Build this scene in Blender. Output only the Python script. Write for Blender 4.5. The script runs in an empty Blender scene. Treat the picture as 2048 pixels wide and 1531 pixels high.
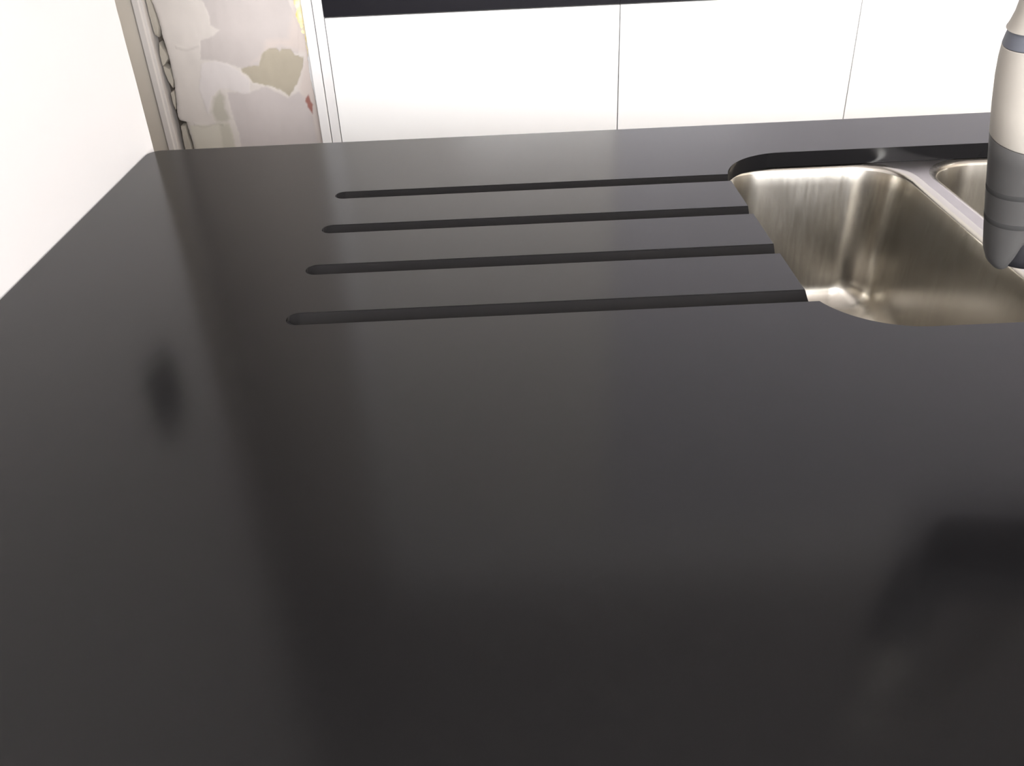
import bpy, bmesh, math, random
from mathutils import Vector, Matrix, noise
random.seed(4)
S = bpy.context.scene
C = S.collection
PI = math.pi

# ------------------------------------------------------------------ camera
# world: X to the right, Y away from the camera, Z up; worktop surface is z = 0.90
TOP = 0.90
pitch = math.radians(32.744); roll = math.radians(2.638)
cam_d = bpy.data.cameras.new('camera'); cam = bpy.data.objects.new('camera', cam_d); C.objects.link(cam)
cam_d.sensor_fit = 'HORIZONTAL'; cam_d.sensor_width = 36.0
cam_d.lens = 36.0 * 1760.3 / 2048.0
cam_d.clip_start = 0.01
base = Matrix.Rotation(math.radians(90) - pitch, 4, 'X')
cam.matrix_world = Matrix.Translation((0, 0, TOP + 0.34)) @ base @ Matrix.Rotation(-roll, 4, 'Z')
S.camera = cam

# ------------------------------------------------------------------ view, world, lights
S.view_settings.view_transform = 'Standard'
S.view_settings.look = 'None'
S.view_settings.gamma = 1.0
S.view_settings.use_curve_mapping = False
S.view_settings.exposure = 0.75
W = bpy.data.worlds.new('world'); S.world = W; W.use_nodes = True
W.node_tree.nodes['Background'].inputs[0].default_value = (0.985, 0.97, 0.965, 1)
W.node_tree.nodes['Background'].inputs[1].default_value = 3.0

def area(name, loc, rot, sx, sy, power, col):
    l = bpy.data.lights.new(name, 'AREA'); l.shape = 'RECTANGLE'; l.size = sx; l.size_y = sy
    l.energy = power; l.color = col
    o = bpy.data.objects.new(name, l); C.objects.link(o); o.location = loc; o.rotation_euler = rot
    return o
# daylight for an unseen window, added to light the cabinets from the front
area('added_window_light', (0.75, -2.48, 1.67), (math.radians(90), 0, 0), 2.1, 1.5, 168, (0.972, 0.968, 0.982))
UNSEEN_LAMPS = [((2.60, 1.10), 16), ((0.95, -1.35), 4)]

# ------------------------------------------------------------------ helpers
def mat(name, col, rough=0.5, metal=0.0, spec=0.5, ior=1.5):
    m = bpy.data.materials.new(name); m.use_nodes = True
    b = m.node_tree.nodes['Principled BSDF']
    b.inputs['Base Color'].default_value = (*col, 1)
    b.inputs['Roughness'].default_value = rough
    b.inputs['Metallic'].default_value = metal
    b.inputs['IOR'].default_value = ior
    b.inputs['Specular IOR Level'].default_value = spec
    return m
def bsdf(m): return m.node_tree.nodes['Principled BSDF']
def N(m, t, **kw):
    n = m.node_tree.nodes.new(t)
    for k, v in kw.items():
        if k in n.inputs: n.inputs[k].default_value = v
        else: setattr(n, k, v)
    return n
def L(m, a, b): m.node_tree.links.new(a, b)
def noise_bump(m, scale, strength, dist=0.001, detail=4, stretch=(1, 1, 1)):
    tc = N(m, 'ShaderNodeTexCoord'); mp = N(m, 'ShaderNodeMapping'); mp.inputs['Scale'].default_value = stretch
    nz = N(m, 'ShaderNodeTexNoise'); nz.inputs['Scale'].default_value = scale; nz.inputs['Detail'].default_value = detail
    bp = N(m, 'ShaderNodeBump'); bp.inputs['Strength'].default_value = strength; bp.inputs['Distance'].default_value = dist
    L(m, tc.outputs['Object'], mp.inputs['Vector']); L(m, mp.outputs['Vector'], nz.inputs['Vector'])
    L(m, nz.outputs['Fac'], bp.inputs['Height']); L(m, bp.outputs['Normal'], bsdf(m).inputs['Normal'])
    return nz
def mottle(m, c1, c2, scale=3.0, detail=5):
    tc = N(m, 'ShaderNodeTexCoord'); nz = N(m, 'ShaderNodeTexNoise')
    nz.inputs['Scale'].default_value = scale; nz.inputs['Detail'].default_value = detail
    r = N(m, 'ShaderNodeValToRGB')
    r.color_ramp.elements[0].position = 0.3; r.color_ramp.elements[0].color = (*c1, 1)
    r.color_ramp.elements[1].position = 0.7; r.color_ramp.elements[1].color = (*c2, 1)
    L(m, tc.outputs['Object'], nz.inputs['Vector']); L(m, nz.outputs['Fac'], r.inputs['Fac'])
    L(m, r.outputs['Color'], bsdf(m).inputs['Base Color'])

def link(name, bm_or_me, m, parent=None, smooth=None):
    if isinstance(bm_or_me, bmesh.types.BMesh):
        bmesh.ops.recalc_face_normals(bm_or_me, faces=bm_or_me.faces)
        me = bpy.data.meshes.new(name); bm_or_me.to_mesh(me); bm_or_me.free()
    else:
        me = bm_or_me; me.name = name
    me.materials.clear(); me.materials.append(m)
    if smooth is not None:
        for p in me.polygons: p.use_smooth = True
        me.set_sharp_from_angle(angle=math.radians(smooth))
    o = bpy.data.objects.new(name, me); C.objects.link(o)
    if parent: o.parent = parent
    return o
def thing(name, label, cat, group=None, loc=(0, 0, 0)):
    o = bpy.data.objects.new(name, None); C.objects.link(o); o.location = loc
    o.empty_display_size = 0.05
    return tag(o, label, cat, group)
def tag(o, label, cat, group=None):
    o['label'] = label; o['category'] = cat
    if group: o['group'] = group
    return o
def struct(o):
    o['kind'] = 'structure'; return o

def add_box(bm, x0, x1, y0, y1, z0, z1, bev=0.0):
    r = bmesh.ops.create_cube(bm, size=1.0)
    for v in r['verts']:
        v.co = Vector(((x0 + x1) / 2 + v.co.x * (x1 - x0), (y0 + y1) / 2 + v.co.y * (y1 - y0), (z0 + z1) / 2 + v.co.z * (z1 - z0)))
    if bev:
        es = set()
        for v in r['verts']: es.update(v.link_edges)
        bmesh.ops.bevel(bm, geom=list(es), offset=bev, segments=2, affect='EDGES', profile=0.6)
def box(*a, bev=0.0):
    bm = bmesh.new(); add_box(bm, *a, bev=bev); return bm
def rrect(x0, x1, y0, y1, r, n=14):
    pts = []
    for cx, cy, a0 in ((x1 - r, y1 - r, 0), (x0 + r, y1 - r, 90), (x0 + r, y0 + r, 180), (x1 - r, y0 + r, 270)):
        for i in range(n + 1):
            a = math.radians(a0 + 90 * i / n)
            pts.append((cx + r * math.cos(a), cy + r * math.sin(a)))
    return pts
def plate(loops, z0, z1):
    """flat plate with holes: first loop is the outline"""
    cu = bpy.data.curves.new('tmp', 'CURVE'); cu.dimensions = '2D'; cu.fill_mode = 'BOTH'
    cu.extrude = (z1 - z0) / 2
    for pts in loops:
        s = cu.splines.new('POLY'); s.points.add(len(pts) - 1); s.use_cyclic_u = True
        for p, q in zip(s.points, pts): p.co = (q[0], q[1], 0, 1)
    o = bpy.data.objects.new('tmp', cu); C.objects.link(o)
    dg = bpy.context.evaluated_depsgraph_get()
    me = bpy.data.meshes.new_from_object(o.evaluated_get(dg))
    bpy.data.objects.remove(o); bpy.data.curves.remove(cu)
    me.transform(Matrix.Translation((0, 0, (z0 + z1) / 2)))
    bm = bmesh.new(); bm.from_mesh(me)
    bmesh.ops.remove_doubles(bm, verts=bm.verts, dist=1e-5)
    bmesh.ops.dissolve_limit(bm, angle_limit=0.001, verts=bm.verts, edges=bm.edges)
    bmesh.ops.recalc_face_normals(bm, faces=bm.faces)
    bm.to_mesh(me); bm.free()
    return me
def loft(bm, loops, closed_ends=(False, False)):
    rings = [[bm.verts.new(p) for p in lp] for lp in loops]
    n = len(rings[0])
    for a, b in zip(rings, rings[1:]):
        for i in range(n):
            bm.faces.new((a[i], a[(i + 1) % n], b[(i + 1) % n], b[i]))
    if closed_ends[0]: bm.faces.new(rings[0])
    if closed_ends[1]: bm.faces.new(rings[-1])
    return rings
def lathe(bm, prof, cx, cy, n=40, cap=(True, True)):
    loft(bm, [[(cx + r * math.cos(2 * PI * i / n), cy + r * math.sin(2 * PI * i / n), z) for i in range(n)] for r, z in prof], cap)

# ------------------------------------------------------------------ materials
M = {}
M['paint'] = mat('white_wall_paint', (0.73, 0.715, 0.712), 0.6); noise_bump(M['paint'], 60, 0.15, 0.0006)
M['ceiling'] = mat('ceiling_paint', (0.52, 0.50, 0.49), 0.9)
M['dim_wall'] = mat('beige_primer', (0.66, 0.60, 0.52), 0.8); noise_bump(M['dim_wall'], 30, 0.2, 0.001)
M['floor'] = mat('floor_tile', (0.55, 0.5, 0.43), 0.45); mottle(M['floor'], (0.38, 0.35, 0.30), (0.46, 0.42, 0.36), 2.0)
M['front'] = mat('gloss_white_front', (0.92, 0.92, 0.915), 0.22)
M['front_dim_cool'] = mat('gloss_white_dimmed_cool', (0.54, 0.53, 0.57), 0.14)  # upper-door white dimmed; cooler light at right put into the colour
M['front_dim_warm'] = mat('gloss_white_dimmed_warm', (0.66, 0.64, 0.615), 0.10, ior=1.7)  # upper-door white dimmed; warmer light at left put into the colour
M['panel'] = mat('white_panel', (0.76, 0.75, 0.75), 0.3)
M['black'] = mat('black_profile', (0.0055, 0.0048, 0.0075), 0.5, spec=0.10)
M['rubber'] = mat('black_rubber', (0.010, 0.010, 0.012), 0.45, spec=0.25)
M['stone'] = mat('black_worktop', (0.0060, 0.0058, 0.0063), 0.165, ior=1.29)
def steel(name, col, rough, stretch, scale=60):
    m = mat(name, col, rough, 1.0)
    b = bsdf(m)
    tc = N(m, 'ShaderNodeTexCoord'); mp = N(m, 'ShaderNodeMapping'); mp.inputs['Scale'].default_value = stretch
    nz = N(m, 'ShaderNodeTexNoise'); nz.inputs['Scale'].default_value = scale; nz.inputs['Detail'].default_value = 3
    mr = N(m, 'ShaderNodeMapRange'); mr.inputs['To Min'].default_value = rough - 0.05; mr.inputs['To Max'].default_value = rough + 0.05
    bp = N(m, 'ShaderNodeBump'); bp.inputs['Strength'].default_value = 0.05; bp.inputs['Distance'].default_value = 0.0002
    L(m, tc.outputs['Object'], mp.inputs['Vector']); L(m, mp.outputs['Vector'], nz.inputs['Vector'])
    L(m, nz.outputs['Fac'], mr.inputs['Value']); L(m, mr.outputs['Result'], b.inputs['Roughness'])
    L(m, nz.outputs['Fac'], bp.inputs['Height']); L(m, bp.outputs['Normal'], b.inputs['Normal'])
    return m
M['steel'] = steel('brushed_steel', (0.50, 0.48, 0.44), 0.24, (1, 1, .06), 220)
M['rim'] = steel('satin_steel_rim', (0.39, 0.37, 0.37), 0.34, (1, 1, 1), 90)
M['satin'] = mat('cream_shell', (0.31, 0.290, 0.260), 0.55, 0.0, spec=0.3)
M['dark_satin'] = mat('dark_grey_shell', (0.046, 0.045, 0.0445), 0.5, 0.0, spec=0.3)
M['collar'] = mat('blue_grey_collar', (0.09, 0.096, 0.115), 0.5, 0.0, spec=0.3)
M['seam'] = mat('dark_seam_ring', (0.03, 0.03, 0.03), 0.9, spec=0.1)
M['foam'] = mat('expanding_foam', (0.80, 0.66, 0.24), 0.8); mottle(M['foam'], (0.85, 0.80, 0.66), (0.78, 0.62, 0.22), 70)
M['gap'] = mat('wall_gap_brown', (0.10, 0.085, 0.07), 0.95)  # dark brown core behind the open plaster joint
M['window'] = mat('unseen_fixture_white', (0.8, 0.8, 0.8), 0.35)
gl = bpy.data.materials.new('added_window_glass'); gl.use_nodes = True; nt = gl.node_tree
nt.nodes.remove(nt.nodes['Principled BSDF'])
tr = nt.nodes.new('ShaderNodeBsdfTransparent'); gs = nt.nodes.new('ShaderNodeBsdfGlossy'); gs.inputs['Roughness'].default_value = 0.02
fr = nt.nodes.new('ShaderNodeFresnel'); fr.inputs[0].default_value = 1.45; mx = nt.nodes.new('ShaderNodeMixShader')
nt.links.new(fr.outputs[0], mx.inputs[0]); nt.links.new(tr.outputs[0], mx.inputs[1]); nt.links.new(gs.outputs[0], mx.inputs[2])
nt.links.new(mx.outputs[0], nt.nodes['Material Output'].inputs[0])
# plaster: colour from the wall's own patches (an attribute) plus a fine grain
M['plaster'] = mat('bare_plaster', (0.4, 0.38, 0.36), 0.85)
m = M['plaster']; at = N(m, 'ShaderNodeAttribute', attribute_name='patch')
tc = N(m, 'ShaderNodeTexCoord'); nz = N(m, 'ShaderNodeTexNoise'); nz.inputs['Scale'].default_value = 25; nz.inputs['Detail'].default_value = 6
mr = N(m, 'ShaderNodeMapRange'); mr.inputs['To Min'].default_value = 0.93; mr.inputs['To Max'].default_value = 1.06
mlt = N(m, 'ShaderNodeVectorMath', operation='SCALE')
L(m, tc.outputs['Object'], nz.inputs['Vector']); L(m, nz.outputs['Fac'], mr.inputs['Value'])
L(m, at.outputs['Color'], mlt.inputs[0]); L(m, mr.outputs['Result'], mlt.inputs['Scale'])
L(m, mlt.outputs['Vector'], bsdf(m).inputs['Base Color'])
bp = N(m, 'ShaderNodeBump'); bp.inputs['Strength'].default_value = 0.25; bp.inputs['Distance'].default_value = 0.001
L(m, nz.outputs['Fac'], bp.inputs['Height']); L(m, bp.outputs['Normal'], bsdf(m).inputs['Normal'])

# ------------------------------------------------------------------ the room
CEIL = 2.50
X0, X1, Y0, Y1 = -2.0, 3.0, -2.5, 2.56
WX, WEND = -0.449, 1.136           # face and far end of the white wall beside the worktop
struct(link('floor', box(X0 - .1, X1 + .1, Y0 - .1, Y1 + .1, -0.05, 0.0), M['floor']))
struct(link('ceiling', box(X0 - .1, X1 + .1, Y0 - .1, Y1 + .1, CEIL, CEIL + 0.05), M['ceiling']))
struct(link('wall_right', box(X1, X1 + .1, Y0, Y1, 0, CEIL), M['dim_wall']))
struct(link('wall_far_left', box(X0 - .1, X0, Y0, Y1, 0, CEIL), M['dim_wall']))
struct(link('wall_behind_cabinets', box(X0, X1, Y1, Y1 + .1, 0, CEIL), M['dim_wall']))
# white wall beside the worktop: its far vertical edge is slightly uneven
bm = bmesh.new()
nseg = 160; zs = [CEIL * i / nseg for i in range(nseg + 1)]
rings = []
for z in zs:
    d = 0.0016 * noise.noise(Vector((3.1, 0, z * 22))) + 0.0010 * noise.noise(Vector((9.1, 0, z * 70)))
    rings.append([(WX, Y0, z), (WX, WEND - 0.004 + d, z), (WX - 0.003, WEND + d, z), (WX - 0.14, WEND, z), (WX - 0.14, Y0, z)])
loft(bm, rings, (True, True))
struct(link('wall_left', bm, M['paint']))
# wall behind the camera, with an unseen window added for frontal light
wx0, wx1, wz0, wz1 = -0.35, 1.85, 0.88, 2.46
bm = bmesh.new()
add_box(bm, WX, wx0, Y0 - .1, Y0, 0, CEIL); add_box(bm, wx1, X1, Y0 - .1, Y0, 0, CEIL)
add_box(bm, wx0, wx1, Y0 - .1, Y0, 0, wz0); add_box(bm, wx0, wx1, Y0 - .1, Y0, wz1, CEIL)
add_box(bm, X0, WX - 0.14, Y0 - .1, Y0, 0, CEIL)
struct(link('wall_behind', bm, M['dim_wall']))
bm = bmesh.new()
for a in ((wx0, wx0 + .06, wz0, wz1), (wx1 - .06, wx1, wz0, wz1), (0.72, 0.78, wz0, wz1)):
    add_box(bm, a[0], a[1], Y0 - .08, Y0 - .03, a[2], a[3])
for a in ((wz0, wz0 + .06), (wz1 - .06, wz1)): add_box(bm, wx0 + .06, wx1 - .06, Y0 - .08, Y0 - .03, a[0], a[1])
w = struct(link('added_window_1', bm, M['window']))
link('pane', box(wx0 + .06, wx1 - .06, Y0 - .058, Y0 - .052, wz0 + .06, wz1 - .06), gl, w)

# ------------------------------------------------------------------ plaster pier beside the tall cabinets
PY = 1.93
def interp(tab, z):                      # tab: (x, z) falling z
    if z >= tab[0][1]: return tab[0][0]
    for (xa, za), (xb, zb) in zip(tab, tab[1:]):
        if z >= zb: return xb + (xa - xb) * (z - zb) / (za - zb)
    return tab[-1][0]
edge = [(-.6928, .0564), (-.6888, .0322), (-.6873, .0078), (-.6877, -.0144), (-.6855, -.037), (-.6847, -.0599), (-.6857, -.0856), (-.6861, -.1091), (-.6887, -.1248), (-.6912, -.1461), (-.696, -.172), (-.695, -.1867), (-.6805, -.1905), (-.6797, -.2123), (-.6781, -.2292), (-.6779, -.2462)]
ledge = [(-.7055, .0571), (-.7060, .0209), (-.7052, -.0111), (-.7035, -.0336), (-.7040, -.0666), (-.7035, -.1056), (-.7025, -.1401), (-.7020, -.1725), (-.7010, -.2001), (-.7020, -.2223), (-.7015, -.2478)]
redge = [(-.3900, .0434), (-.3952, -.0049), (-.3956, -.0549), (-.3980, -.1063), (-.3937, -.1596), (-.3915, -.2481)]
olive = [(-.5396, -.0844), (-.52, -.0801), (-.5012, -.0796), (-.4899, -.0558), (-.4736, -.0464), (-.4591, -.047), (-.4537, -.0536), (-.4473, -.0475), (-.4294, -.0509), (-.4232, -.0613), (-.4056, -.0672), (-.4077, -.0799), (-.4143, -.0951), (-.4209, -.1105), (-.4352, -.131), (-.4488, -.1463), (-.4604, -.1351), (-.4827, -.1235), (-.5034, -.1186), (-.5214, -.1139), (-.5268, -.1005), (-.5385, -.0922)]
grey_hi = [(-.5912, .3), (-.5912, .0521), (-.5838, .0277), (-.5841, .0033), (-.5682, -.0072), (-.5865, -.0188), (-.6116, -.0252), (-.6202, -.0628), (-.5915, -.0653), (-.5665, -.0728), (-.5396, -.0844), (-.4988, -.081), (-.4824, -.051), (-.4143, -.0596), (-.4052, -.0049), (-.4176, .0442), (-.4176, .3)]
grey_lo = [(-.5793, -.1324), (-.5309, -.1346), (-.4961, -.1229), (-.452, -.1489), (-.4281, -.1366), (-.4137, -.1479), (-.4044, -.1918), (-.3966, -.30), (-.5754, -.30), (-.5724, -.2173), (-.5781, -.1783)]
pale = [(-.6193, -.0705), (-.5918, -.0666), (-.5644, -.0755), (-.5433, -.0894), (-.5262, -.111), (-.5304, -.132), (-.5422, -.1368), (-.5776, -.1245), (-.5937, -.1238), (-.6133, -.1389), (-.6298, -.176), (-.6366, -.1219)]
dark_beige = [(-.6085, -.1418), (-.5948, -.1291), (-.5877, -.1401), (-.5916, -.1641), (-.5853, -.1862), (-.5925, -.1941), (-.6144, -.1931), (-.6205, -.1709)]  # darker beige plaster patch, soft-edged and slightly sunk
lowbeige = [(-.675, -.197), (-.64, -.199), (-.60, -.195), (-.585, -.21), (-.59, -.30), (-.675, -.30)]
greenish = [(-.610, -.197), (-.588, -.197), (-.585, -.30), (-.615, -.30)]
red = [(-.4076, -.1442), (-.4163, -.1559), (-.4122, -.1723), (-.4048, -.1863), (-.4022, -.1646), (-.4051, -.1537)]
pink = [(-.515, -.075), (-.49, -.06), (-.475, -.03), (-.43, -.03), (-.40, .06), (-.385, .06), (-.385, -.30), (-.40, -.30), (-.405, -.18), (-.425, -.13), (-.40, -.06), (-.45, -.04)]
def sdist(poly, x, z):
    """signed distance, positive inside"""
    ins = False; dmin = 9; n = len(poly)
    for i in range(n):
        ax, az = poly[i]; bx, bz = poly[(i + 1) % n]
        if (az > z) != (bz > z) and x < (bx - ax) * (z - az) / (bz - az) + ax: ins = not ins
        ux, uz = bx - ax, bz - az
        t = max(0, min(1, ((x - ax) * ux + (z - az) * uz) / (ux * ux + uz * uz)))
        d = math.hypot(x - ax - t * ux, z - az - t * uz)
        dmin = min(dmin, d)
    return dmin if ins else -dmin
BASE = (0.588, 0.542, 0.508)
PATCH = [  # polygon, colour, softness, height
    (lowbeige, (0.554, 0.520, 0.452), 0.004, 0.0), (greenish, (0.475, 0.446, 0.379), 0.006, 0.0),
    (grey_hi, (0.480, 0.435, 0.418), 0.003, -0.0004), (grey_lo, (0.492, 0.446, 0.435), 0.004, -0.0004),
    (pale, (0.599, 0.554, 0.542), 0.003, 0.0004), (dark_beige, (0.435, 0.407, 0.350), 0.008, -0.0005),
    (pink, (0.537, 0.469, 0.435), 0.012, 0.0),
    (olive, (0.379, 0.337, 0.266), 0.0025, -0.0008), (red, (0.305, 0.136, 0.113), 0.003, -0.0006)]
def plaster_at(x, z):
    zz = z
    wx = x + 0.0018 * noise.noise(Vector((x * 130, 0, z * 130))); wz = zz + 0.0018 * noise.noise(Vector((x * 130, 7, z * 130)))
    s = noise.noise(Vector((x * 30, 2, z * 6))) * 0.03
    c = [b * (1 + s) for b in BASE]; h = 0.0004 * noise.noise(Vector((x * 60, 1, z * 25)))
    for poly, col, soft, hh in PATCH:
        d = sdist(poly, wx, wz)
        f = max(0, min(1, 0.5 + d / soft))
        if f > 0:
            c = [a + (b - a) * f for a, b in zip(c, col)]; h += hh * f
    # two faint trowel ledges
    for xa, xb, zl in ((-.665, -.615, -.0385), (-.665, -.60, -.199)):
        if xa < x < xb:
            g = math.exp(-((z - zl - 0.003 * math.sin(x * 120)) / 0.0022) ** 2); c = [a * (1 - 0.10 * g) for a in c]; h += 0.001 * g
    return c, h
bm = bmesh.new(); cl = bm.loops.layers.float_color.new('patch')
NX, NZ = 190, 190; z_lo, z_hi = -0.36, 0.16
vv = []; cc = []
for j in range(NZ + 1):
    z = z_lo + (z_hi - z_lo) * j / NZ
    jit = 0.0012 * noise.noise(Vector((0, 5, z * 160)))
    xa = interp(edge, z) + jit; xb = interp(redge, z) + 0.0015 * noise.noise(Vector((0, 8, z * 120)))
    row = []; crow = []
    for i in range(NX + 1):
        x = xa + (xb - xa) * i / NX
        c, h = plaster_at(x, z)
        rnd = 0.003 * math.exp(-(x - xa) / 0.003)
        row.append(bm.verts.new((x, PY - h + rnd, TOP + z))); crow.append(c)
    vv.append(row); cc.append(crow)
for j in range(NZ):
    for i in range(NX):
        ids = ((j, i), (j, i + 1), (j + 1, i + 1), (j + 1, i))
        f = bm.faces.new([vv[a][b] for a, b in ids])
        for lp, (a, b) in zip(f.loops, ids): lp[cl] = (*cc[a][b], 1)
# side returns of the slab
def add_strip(front, back):
    fb = [bm.verts.new(p) for p in back]
    for k in range(len(front) - 1):
        f = bm.faces.new((front[k], front[k + 1], fb[k + 1], fb[k]))
        for lp in f.loops: lp[cl] = (0.30, 0.27, 0.23, 1)
L0 = [r[0] for r in vv]; R0 = [r[-1] for r in vv]
add_strip(L0, [(v.co.x, PY + 0.03, v.co.z) for v in L0]); add_strip(R0, [(v.co.x, PY + 0.03, v.co.z) for v in R0])
nf = len(bm.faces)
def colour_from(k, col):
    bm.faces.ensure_lookup_table()
    for f in bm.faces[k:]:
        for lp in f.loops: lp[cl] = (*col, 1)
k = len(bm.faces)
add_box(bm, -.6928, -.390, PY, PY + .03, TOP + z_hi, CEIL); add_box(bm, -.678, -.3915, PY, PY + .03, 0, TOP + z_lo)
colour_from(k, (0.42, 0.385, 0.355))  # plaster out of view, coloured darker to dim its reflection in the worktop
# loose slivers of plaster in the open joint
for poly in ([(-.7045, .16), (-.6945, .16), (-.6945, .0566), (-.6905, .0275), (-.6900, .0031), (-.6970, -.0164), (-.7040, -.0112), (-.7050, .0208), (-.7045, .057)],
             [(-.6986, -.0265), (-.6880, -.0493), (-.6875, -.0595), (-.6990, -.0721), (-.7035, -.0740), (-.7032, -.0465)],
             [(-.7026, -.0719), (-.6885, -.0801), (-.6872, -.1063), (-.6920, -.1192), (-.6990, -.1032), (-.7026, -.0874)],
             [(-.7000, -.128), (-.6905, -.122), (-.6925, -.145), (-.6975, -.165), (-.7005, -.150)],
             [(-.6962, -.2004), (-.6835, -.1969), (-.6851, -.2232), (-.6824, -.2432), (-.6824, -.30), (-.6975, -.30), (-.6985, -.2254)]):
    k = len(bm.faces)
    fine = []
    for (ax, az), (bx, bz) in zip(poly, poly[1:] + poly[:1]):
        n_ = max(1, int(math.hypot(bx - ax, bz - az) / 0.004))
        for q in range(n_):
            x = ax + (bx - ax) * q / n_; z = az + (bz - az) * q / n_
            fine.append((x + 0.0007 * noise.noise(Vector((x * 300, 1, z * 300))), z + 0.0007 * noise.noise(Vector((x * 300, 4, z * 300)))))
    cx = sum(p[0] for p in fine) / len(fine); cz = sum(p[1] for p in fine) / len(fine)
    loops = [[(x, PY + 0.03, TOP + z) for x, z in fine], [(x, PY + 0.007, TOP + z) for x, z in fine],
             [(cx + (x - cx) * 0.84, PY + 0.003, TOP + cz + (z - cz) * 0.93) for x, z in fine]]
    loft(bm, loops, (False, True))
    colour_from(k, (0.42, 0.385, 0.33))
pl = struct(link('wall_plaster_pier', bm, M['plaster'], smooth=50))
struct(link('wall_pier_core', box(-1.0, -.389, PY + .03, Y1, 0, CEIL), M['gap']))
# door frame boards left of the plaster
struct(link('trim_1', box(-.86, -.729, PY - .004, PY + .03, 0, CEIL, bev=.001), M['dim_wall']))
bm = bmesh.new()
outl = [(-.7290, PY + .03), (-.7290, PY - .012), (-.7265, PY - .014), (-.716, PY - .013), (-.7135, PY - .010), (-.7085, PY - .009), (-.7075, PY - .006), (-.7075, PY + .03)]
loft(bm, [[(x, y, 0) for x, y in outl], [(x, y, CEIL) for x, y in outl]], (True, True))
M['trim'] = mat('old_white_trim', (0.60, 0.565, 0.54), 0.6); noise_bump(M['trim'], 40, 0.2, 0.001)
struct(link('trim_2', bm, M['trim']))

# ------------------------------------------------------------------ tall cabinets opposite
DY = 1.91                          # door faces
CAB_TOP = 2.31
# white filler strip, then the end panel
tag(link('filler_strip', box(-.3885, -.3685, PY - .022, PY + .03, 0.0, CEIL - .19, bev=.0015), M['panel']),
    'narrow white filler strip between the bare plaster and the cabinet end panel', 'filler strip')
link('caulk_bead', box(-.4020, -.3890, PY + .0015, PY + .029, 0.0, CEIL - .19, bev=.001), M['panel'], bpy.data.objects['filler_strip'])
tag(link('end_panel', box(-.3670, -.3475, DY + .001, Y1 - .002, 0.0, CEIL - .19, bev=.0012), M['panel']),
    'upright white end panel closing the left side of the tall white cabinets', 'cabinet panel')
def cabinet(x0, x1, label, upper):
    t = thing('tall_cabinet', label, 'cabinet', 'tall white cabinets along the far wall', ((x0 + x1) / 2, DY + .3, 0))
    ox, oy = (x0 + x1) / 2, DY + .3
    def part(nm, a, m, bev=0.0, par=None):
        b = (a[0] - ox, a[1] - ox, a[2] - oy, a[3] - oy, a[4], a[5])
        return link(nm, box(*b, bev=bev), m, par or t)
    g = .0006
    part('carcass', (x0 + .001, x1 - .001, DY + .045, Y1 - .003, .10, CAB_TOP), M['panel'])
    part('plinth', (x0 + .001, x1 - .001, DY + .06, DY + .09, 0, .0995), M['black'])
    part('lower_door', (x0 + g, x1 - g, DY, DY + .019, .105, TOP + .010), M['front'], .0012)
    part('handle_channel', (x0, x1, DY + .0015, DY + .0445, TOP + .0125, TOP + .075), M['black'])
    part('upper_door', (x0 + g, x1 - g, DY, DY + .019, TOP + .078, CAB_TOP - .002), upper, .0012)
    return t
cabinet(-.3465, .2545, 'tall white cabinet nearest the bare plaster wall, with a black handle channel', M['front_dim_warm'])
cabinet(.2550, .7485, 'middle tall white cabinet directly behind the sink, right of the thin door joint', M['front_dim_cool'])
cabinet(.7490, 1.3490, 'tall white cabinet at the far right, seen behind the tap', M['front_dim_cool'])
cabinet(1.3495, 1.9495, 'tall white cabinet beyond the right edge of the picture', M['front_dim_cool'])
# boxing above the cabinets, unseen black grille added for its dark worktop reflection
struct(link('wall_bulkhead', box(-.3885, 1.14, DY + .002, Y1, CAB_TOP + .001, CEIL), M['paint']))
g = thing('added_grille', 'unseen black grille added above the cabinets for a dark reflection in the worktop', 'vent')
link('grille_body', box(1.142, 1.95, DY + .03, Y1 - .002, CAB_TOP + .002, CEIL), M['black'], g)
bm = bmesh.new()
for i in range(7): add_box(bm, 1.145, 1.947, DY + .006, DY + .029, CAB_TOP + .012 + i * .025, CAB_TOP + .018 + i * .025)
link('slat', bm, M['black'], g)

# expanding foam squeezed out of the joint beside the end panel
bm = bmesh.new(); loops = []
nz_ = 60
for i in range(nz_ + 1):
    z = 0.22 - 0.29 * i / nz_
    r = (0.0105 + 0.004 * noise.noise(Vector((z * 60, 0, 0))) + 0.003 * noise.noise(Vector((z * 190, 3, 0)))) * min(1, (nz_ - i) / 22 + .12) * min(1, i / 4 + .1)
    cx = -.4005 + .004 * noise.noise(Vector((z * 40, 9, 0))) + 0.004 * (i / nz_)
    loops.append([(cx + r * math.cos(a) * (1 + .2 * noise.noise(Vector((a, z * 90, 0)))), PY + .002 + .35 * r * math.sin(a) * (1 + .3 * noise.noise(Vector((a, z * 120, 5)))), TOP + z) for a in [2 * PI * q / 18 for q in range(18)]])
loft(bm, loops, (True, True))
tag(link('foam_bead', bm, M['foam'], smooth=80), 'lumpy yellow foam bead in the joint between plaster and white filler strip', 'foam')

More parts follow.
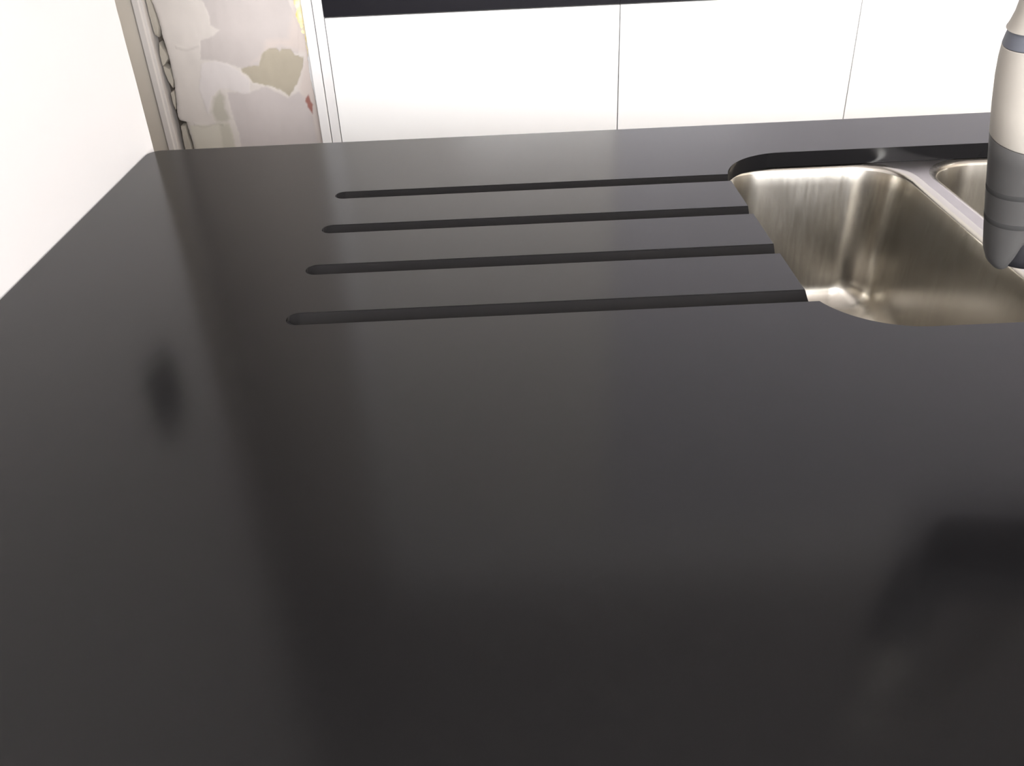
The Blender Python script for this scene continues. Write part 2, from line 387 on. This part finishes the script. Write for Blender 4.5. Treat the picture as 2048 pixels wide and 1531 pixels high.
# ------------------------------------------------------------------ worktop
TH = 0.0175
BACK, FRONT, LEFT, RIGHT = 1.1125, 0.12, -0.4465, 1.50
outline = []
for cx, cy, r, a0 in ((RIGHT - .01, BACK - .01, .01, 0), (LEFT + .016, BACK - .016, .016, 90), (LEFT + .004, FRONT + .004, .004, 180), (RIGHT - .01, FRONT + .01, .01, 270)):
    for i in range(7):
        a = math.radians(a0 + 15 * i); outline.append((cx + r * math.cos(a), cy + r * math.sin(a)))
opening = rrect(.2465, .86, .5815, .9965, .078, 18)
me = plate([outline, opening], -TH, 0)
top = link('worktop', me, M['stone'])
def groove_cutter(y0, y1):
    """long scoop with a rounded left end, deepening a little towards the sink"""
    bm = bmesh.new(); yc = (y0 + y1) / 2; hw = (y1 - y0) / 2; xs = -.183
    n = 14; loops = []
    st = [xs + hw * (1 - math.cos(math.radians(a))) for a in (12, 22, 33, 45, 58, 73, 90)] + [xs + .05, xs + .15, xs + .3, .30]
    for k, x in enumerate(st):
        q = max(0, min(1, (x - xs) / hw)); w = hw * math.sqrt(max(0.0, 1 - (1 - q) ** 2)); 
        d = (0.0072 + 0.0012 * (x - xs) / .43) * math.sqrt(max(0.0, 1 - (1 - min(1, (x - xs) / (hw * 1.3))) ** 2))
        # rounded lips, 45 degree flanks, rounded bottom
        half = [(1.17, .0), (1.11, -.020), (1.055, -.048), (1.0, -.090), (.92, -.165), (.80, -.285), (.62, -.46), (.45, -.625), (.30, -.77), (.18, -.88), (.08, -.96)]
        prof = half + [(0, -1.0)] + [(-a_, b_) for a_, b_ in reversed(half)]
        w_ = w / 1.06
        lp = [(x, yc - w_ * 1.17 - .0006, .004), (x, yc + w_ * 1.17 + .0006, .004)] + [(x, yc + w_ * a_, d * b_ + (.0002 * d / .008 if b_ == 0 else 0)) for a_, b_ in prof]
        loops.append(lp)
    loft(bm, loops, (True, True))
    bmesh.ops.remove_doubles(bm, verts=bm.verts, dist=1e-7)
    return link('cutter', bm, M['stone'])
cutters = [groove_cutter(a, b) for a, b in ((.9125, .9325), (.8185, .8385), (.7245, .7445), (.6310, .6510))]
for c in cutters:
    md = top.modifiers.new('cut', 'BOOLEAN'); md.operation = 'DIFFERENCE'; md.solver = 'EXACT'; md.object = c
md = top.modifiers.new('arris', 'BEVEL'); md.width = .0014; md.segments = 4; md.limit_method = 'ANGLE'; md.angle_limit = math.radians(58); md.harden_normals = False
dg = bpy.context.evaluated_depsgraph_get()
me2 = bpy.data.meshes.new_from_object(top.evaluated_get(dg))
for c in cutters: bpy.data.objects.remove(c)
bpy.data.objects.remove(top)
top = link('worktop', me2, M['stone'], smooth=40)
top.location.z = TOP
md = top.modifiers.new('normals', 'WEIGHTED_NORMAL'); md.keep_sharp = True
tag(top, 'matt black stone worktop with four drainer grooves and a sink cut-out', 'worktop')

# base unit under the worktop
t = thing('base_cabinet', 'white base cabinet carrying the black worktop, hidden below it', 'cabinet')
zt = TOP - TH - .0015
link('left_side_panel', box(LEFT + .002, LEFT + .02, FRONT + .04, BACK - .03, 0, zt), M['panel'], t)
link('right_side_panel', box(RIGHT - .05, RIGHT - .03, FRONT + .04, BACK - .03, 0, zt), M['panel'], t)
link('back_panel', box(LEFT + .021, RIGHT - .051, BACK - .05, BACK - .03, 0, zt), M['panel'], t)
link('front_panel', box(LEFT + .021, RIGHT - .051, FRONT + .04, FRONT + .06, 0, zt), M['panel'], t)

# ------------------------------------------------------------------ sink
sink = thing('double_bowl_sink', 'brushed steel double-bowl sink set under the black worktop cut-out', 'sink')
b1 = (.2365, .4665, .568, 1.0035, .062)
b2 = (.4790, .8450, .568, .9990, .066)
zf = TOP - TH - .0003
fl = plate([rrect(.215, .890, .552, 1.040, .05, 8), rrect(*b1, 18), rrect(*b2, 18)], zf - .0012, zf)
link('rim_plate', fl, M['rim'], sink, smooth=30)
def bowl(b, depth):
    x0, x1, y0, y1, r = b; loops = []
    def ring(inset, dz):
        return [(x, y, zf + dz) for x, y in rrect(x0 + inset, x1 - inset, y0 + inset, y1 - inset, max(.012, r - inset * .8), 18)]
    for ins, dz in ((0, 0), (.0022, -.0002), (.0046, -.0010), (.0070, -.0022), (.0084, -.0040), (.0090, -.0065)): loops.append(ring(ins, dz))
    for k in range(1, 9): loops.append(ring(.0090 + .0015 * k, -.0065 - (depth - .045) * k / 8))
    rb = .036; zi = -.0065 - (depth - .045)
    for k in range(1, 9):
        a = PI / 2 * k / 8; loops.append(ring(.021 + rb * (1 - math.cos(a)), zi - rb * math.sin(a)))
    loops.append(ring(.085, zi - rb - .0015))
    bm = bmesh.new(); rg = loft(bm, loops)
    cx, cy, rd, zb = (x0 + x1) / 2, (y0 + y1) / 2, .040, zi - rb - .003
    # last ring to a round waste opening
    n = len(rg[-1]); ring2 = []
    for v in rg[-1]:
        a = math.atan2(v.co.y - cy, v.co.x - cx); ring2.append(bm.verts.new((cx + rd * math.cos(a), cy + rd * math.sin(a), zb)))
    for i in range(n):
        try: bm.faces.new((rg[-1][i], rg[-1][(i + 1) % n], ring2[(i + 1) % n], ring2[i]))
        except ValueError: pass
    bmesh.ops.recalc_face_normals(bm, faces=bm.faces)
    o = link('bowl', bm, M['steel'], sink, smooth=60)
    bm = bmesh.new()
    lathe(bm, [(.0400, zb + .0002), (.0385, zb + .0016), (.034, zb + .0010), (.031, zb - .010), (.020, zb - .011), (.019, zb - .006), (.006, zb - .005)], cx, cy)
    link('drain', bm, M['rim'], o, smooth=40)
bowl(b1, .178); bowl(b2, .190)

# ------------------------------------------------------------------ tap
tap = thing('kitchen_tap', 'cream and dark grey pull-out tap with black underside hanging at the right edge', 'tap', loc=(0, 0, 0))
def spline(pts, n):
    out = []
    for i in range(len(pts) - 1):
        p0 = pts[max(0, i - 1)]; p1 = pts[i]; p2 = pts[i + 1]; p3 = pts[min(len(pts) - 1, i + 2)]
        for k in range(n):
            t = k / n
            out.append(0.5 * ((2 * p1) + (p2 - p0) * t + (2 * p0 - 5 * p1 + 4 * p2 - p3) * t * t + (3 * p1 - p0 - 3 * p2 + p3) * t ** 3))
    out.append(pts[-1]); return out
def tube(bm, path, rad, n=48, cap=(True, True)):
    loops = []; ref = Vector((1, 0, 0))
    for i, p in enumerate(path):
        tg = (path[min(i + 1, len(path) - 1)] - path[max(i - 1, 0)]).normalized()
        u = (ref - tg * ref.dot(tg)).normalized(); ref = u; v = tg.cross(u)
        loops.append([tuple(p + rad[i] * (u * math.cos(2 * PI * q / n) + v * math.sin(2 * PI * q / n))) for q in range(n)])
    return loft(bm, loops, cap)
K = .72   # size of the head
HB = Vector((.2912, .455, TOP + .1168)); HT = Vector((.2693, .4464, TOP + .232))   # foot and top of the spray head
ax = (HT - HB); HL = ax.length; ax.normalize()
u = (Vector((1, 0, 0)) - ax * ax.x).normalized(); v = ax.cross(u)
def head_ring(s, r, ang_shift=None, n=64, tilt=0.0, cpt=(0, 0)):
    out = []
    for q in range(n):
        a = 2 * PI * q / n
        ss = s + tilt * (0.5 + 0.5 * math.cos(a - math.radians(-35)))
        out.append(tuple(HB + ax * ss * K + (u * math.cos(a) + v * math.sin(a)) * r * K))
    return out
def r_at(s): return .0245 + .0040 * min(1, s / .12)
def off(a):
    """height of the oblique lower edge of the grey shell around the head"""
    d = (math.degrees(a) - 204 + 180) % 360 - 180
    d = d if d > 0 else -d * 0.5
    return .024 * min(1, (d / 46) ** 2.1)
def shell_ring(s, r, w, n=96):
    return [tuple(HB + ax * (s + w * off(2 * PI * q / n)) * K + (u * math.cos(2 * PI * q / n) + v * math.sin(2 * PI * q / n)) * r * K) for q in range(n)]
def head_part(name, specs, m, cap=(False, False)):
    bm = bmesh.new(); loft(bm, [head_ring(s, r, tilt=t) for s, r, t in specs], cap); return link(name, bm, m, tap, smooth=35)
S1 = .107
bm = bmesh.new()
loops = [shell_ring(-.004, r_at(0) - .012, 1), shell_ring(-.0035, r_at(0) - .009, 1), shell_ring(-.001, r_at(0) - .0045, 1), shell_ring(.003, r_at(0) - .0015, 1), shell_ring(.009, r_at(0), 1)]
loops += [shell_ring(s, r_at(s), 0) for s in (.0375, .05, .07, .09)]
loops += [head_ring(S1 - .001, r_at(.106), n=96, tilt=-.012), head_ring(S1, r_at(.107) - .0008, n=96, tilt=-.012)]
loft(bm, loops); head = link('spray_head', bm, M['dark_satin'], tap, smooth=50)
for s in (.0385, .063):
    bm = bmesh.new(); loft(bm, [head_ring(s + ds, r_at(s) + dr) for ds, dr in ((0, -.0002), (.0006, .0002), (.0044, .0002), (.005, -.0002))]); link('seam_ring', bm, M['seam'], head, smooth=40)
noz = bmesh.new()
def slab(inset, z):
    pts_ = rrect(-.0135 + inset, .130 - inset, -.0165 + inset, .0480 - inset, max(.004, .0150 - inset), 10)
    return [(HB.x + px + .80 * max(0, py), HB.y + py - .10 * max(0, px), HB.z + z - .0006) for px, py in pts_]
loft(noz, [slab(.006, -.0010), slab(.0025, -.0002), slab(.0008, .0015), slab(0, .005), slab(0, .024), slab(.002, .028), slab(.006, .030)], (True, True))
link('spray_plate', noz, M['rubber'], tap, smooth=50)
head_part('spout_sleeve', [(S1 + .0004, r_at(.11) - .0008, -.012), (S1 + .0016, r_at(.11), -.012), (.13, .0285, -.004), (.150, .0283, 0), (.163, .0274, 0), (.1715, .0262, 0), (.1720, .0256, 0)], M['satin'])
head_part('collar', [(.1722, .0256, 0), (.1728, .0260, 0), (.178, .0245, 0), (.1825, .0228, 0), (.1830, .0222, 0)], M['collar'])
pts = [HB + ax * .1832 * K, HB + ax * .193 * K, HB + ax * .205 * K, HB + ax * .222 * K, Vector((.282, .456, TOP + .302)), Vector((.37, .51, TOP + .350)), Vector((.55, .66, TOP + .372)),
       Vector((.76, .86, TOP + .345)), Vector((.90, 1.0, TOP + .270)), Vector((.948, 1.046, TOP + .17)), Vector((.95, 1.05, TOP + .10)), Vector((.95, 1.05, TOP + .03))]
path = spline(pts, 8)
rad = []
for i in range(len(path)):
    k = i / 8
    rad.append([.0177, .0145, .0125, .0120, .0120][int(k)] * (1 - k % 1) + [.0145, .0125, .0120, .0120, .0120][int(k)] * (k % 1) if k < 4 else .0120)
bm = bmesh.new(); tube(bm, path, rad); link('spout', bm, M['satin'], tap, smooth=40)
bm = bmesh.new(); lathe(bm, [(.031, TOP + .0005), (.031, TOP + .006), (.027, TOP + .010), (.024, TOP + .03), (.024, TOP + .10), (.019, TOP + .115), (.0134, TOP + .118)], .95, 1.05)
link('base', bm, M['satin'], tap, smooth=40)
bm = bmesh.new(); tube(bm, [Vector((.972, 1.045, TOP + .07)), Vector((.995, 1.035, TOP + .075)), Vector((1.05, 1.01, TOP + .10))], [.013, .008, .005], 24); link('lever', bm, M['satin'], tap, smooth=40)

# ------------------------------------------------------------------ socket on the white wall (mirrored in the worktop)
sk = thing('wall_socket', 'small black wall socket on the white wall above the worktop', 'socket')
link('face_plate', box(WX + .0003, WX + .012, .915, .99, TOP + .225, TOP + .31, bev=.003), M['black'], sk)
bm = bmesh.new()
r = bmesh.ops.create_cone(bm, cap_ends=True, segments=32, radius1=.021, radius2=.018, depth=.006)
bm.transform(Matrix.Translation((WX + .0152, .9525, TOP + .2675)) @ Matrix.Rotation(PI / 2, 4, 'Y'))
link('socket_well', bm, M['rubber'], sk)

# ------------------------------------------------------------------ unseen ceiling lamps, placed to brighten the cabinets and plaster
for i, ((x, y), e) in enumerate(UNSEEN_LAMPS):
    lt = thing('unseen_ceiling_lamp', ('unseen round ceiling lamp placed far right to brighten the cabinets and plaster', 'unseen round ceiling lamp placed behind the camera as fill light')[i], 'lamp', 'unseen ceiling lamps')
    bm = bmesh.new(); lathe(bm, [(.19, CEIL - .0005), (.19, CEIL - .03), (.18, CEIL - .034), (.172, CEIL - .034), (.172, CEIL - .03)], x, y, 48); link('housing', bm, M['window'], lt, smooth=40)
    em = mat('unseen_lamp_diffuser', (.9, .9, .9)); b = bsdf(em); b.inputs['Emission Color'].default_value = (1, .95, .90, 1); b.inputs['Emission Strength'].default_value = e
    bm = bmesh.new(); lathe(bm, [(.171, CEIL - .031), (.16, CEIL - .040), (.10, CEIL - .044), (.01, CEIL - .045)], x, y, 48); link('diffuser', bm, em, lt, smooth=60)
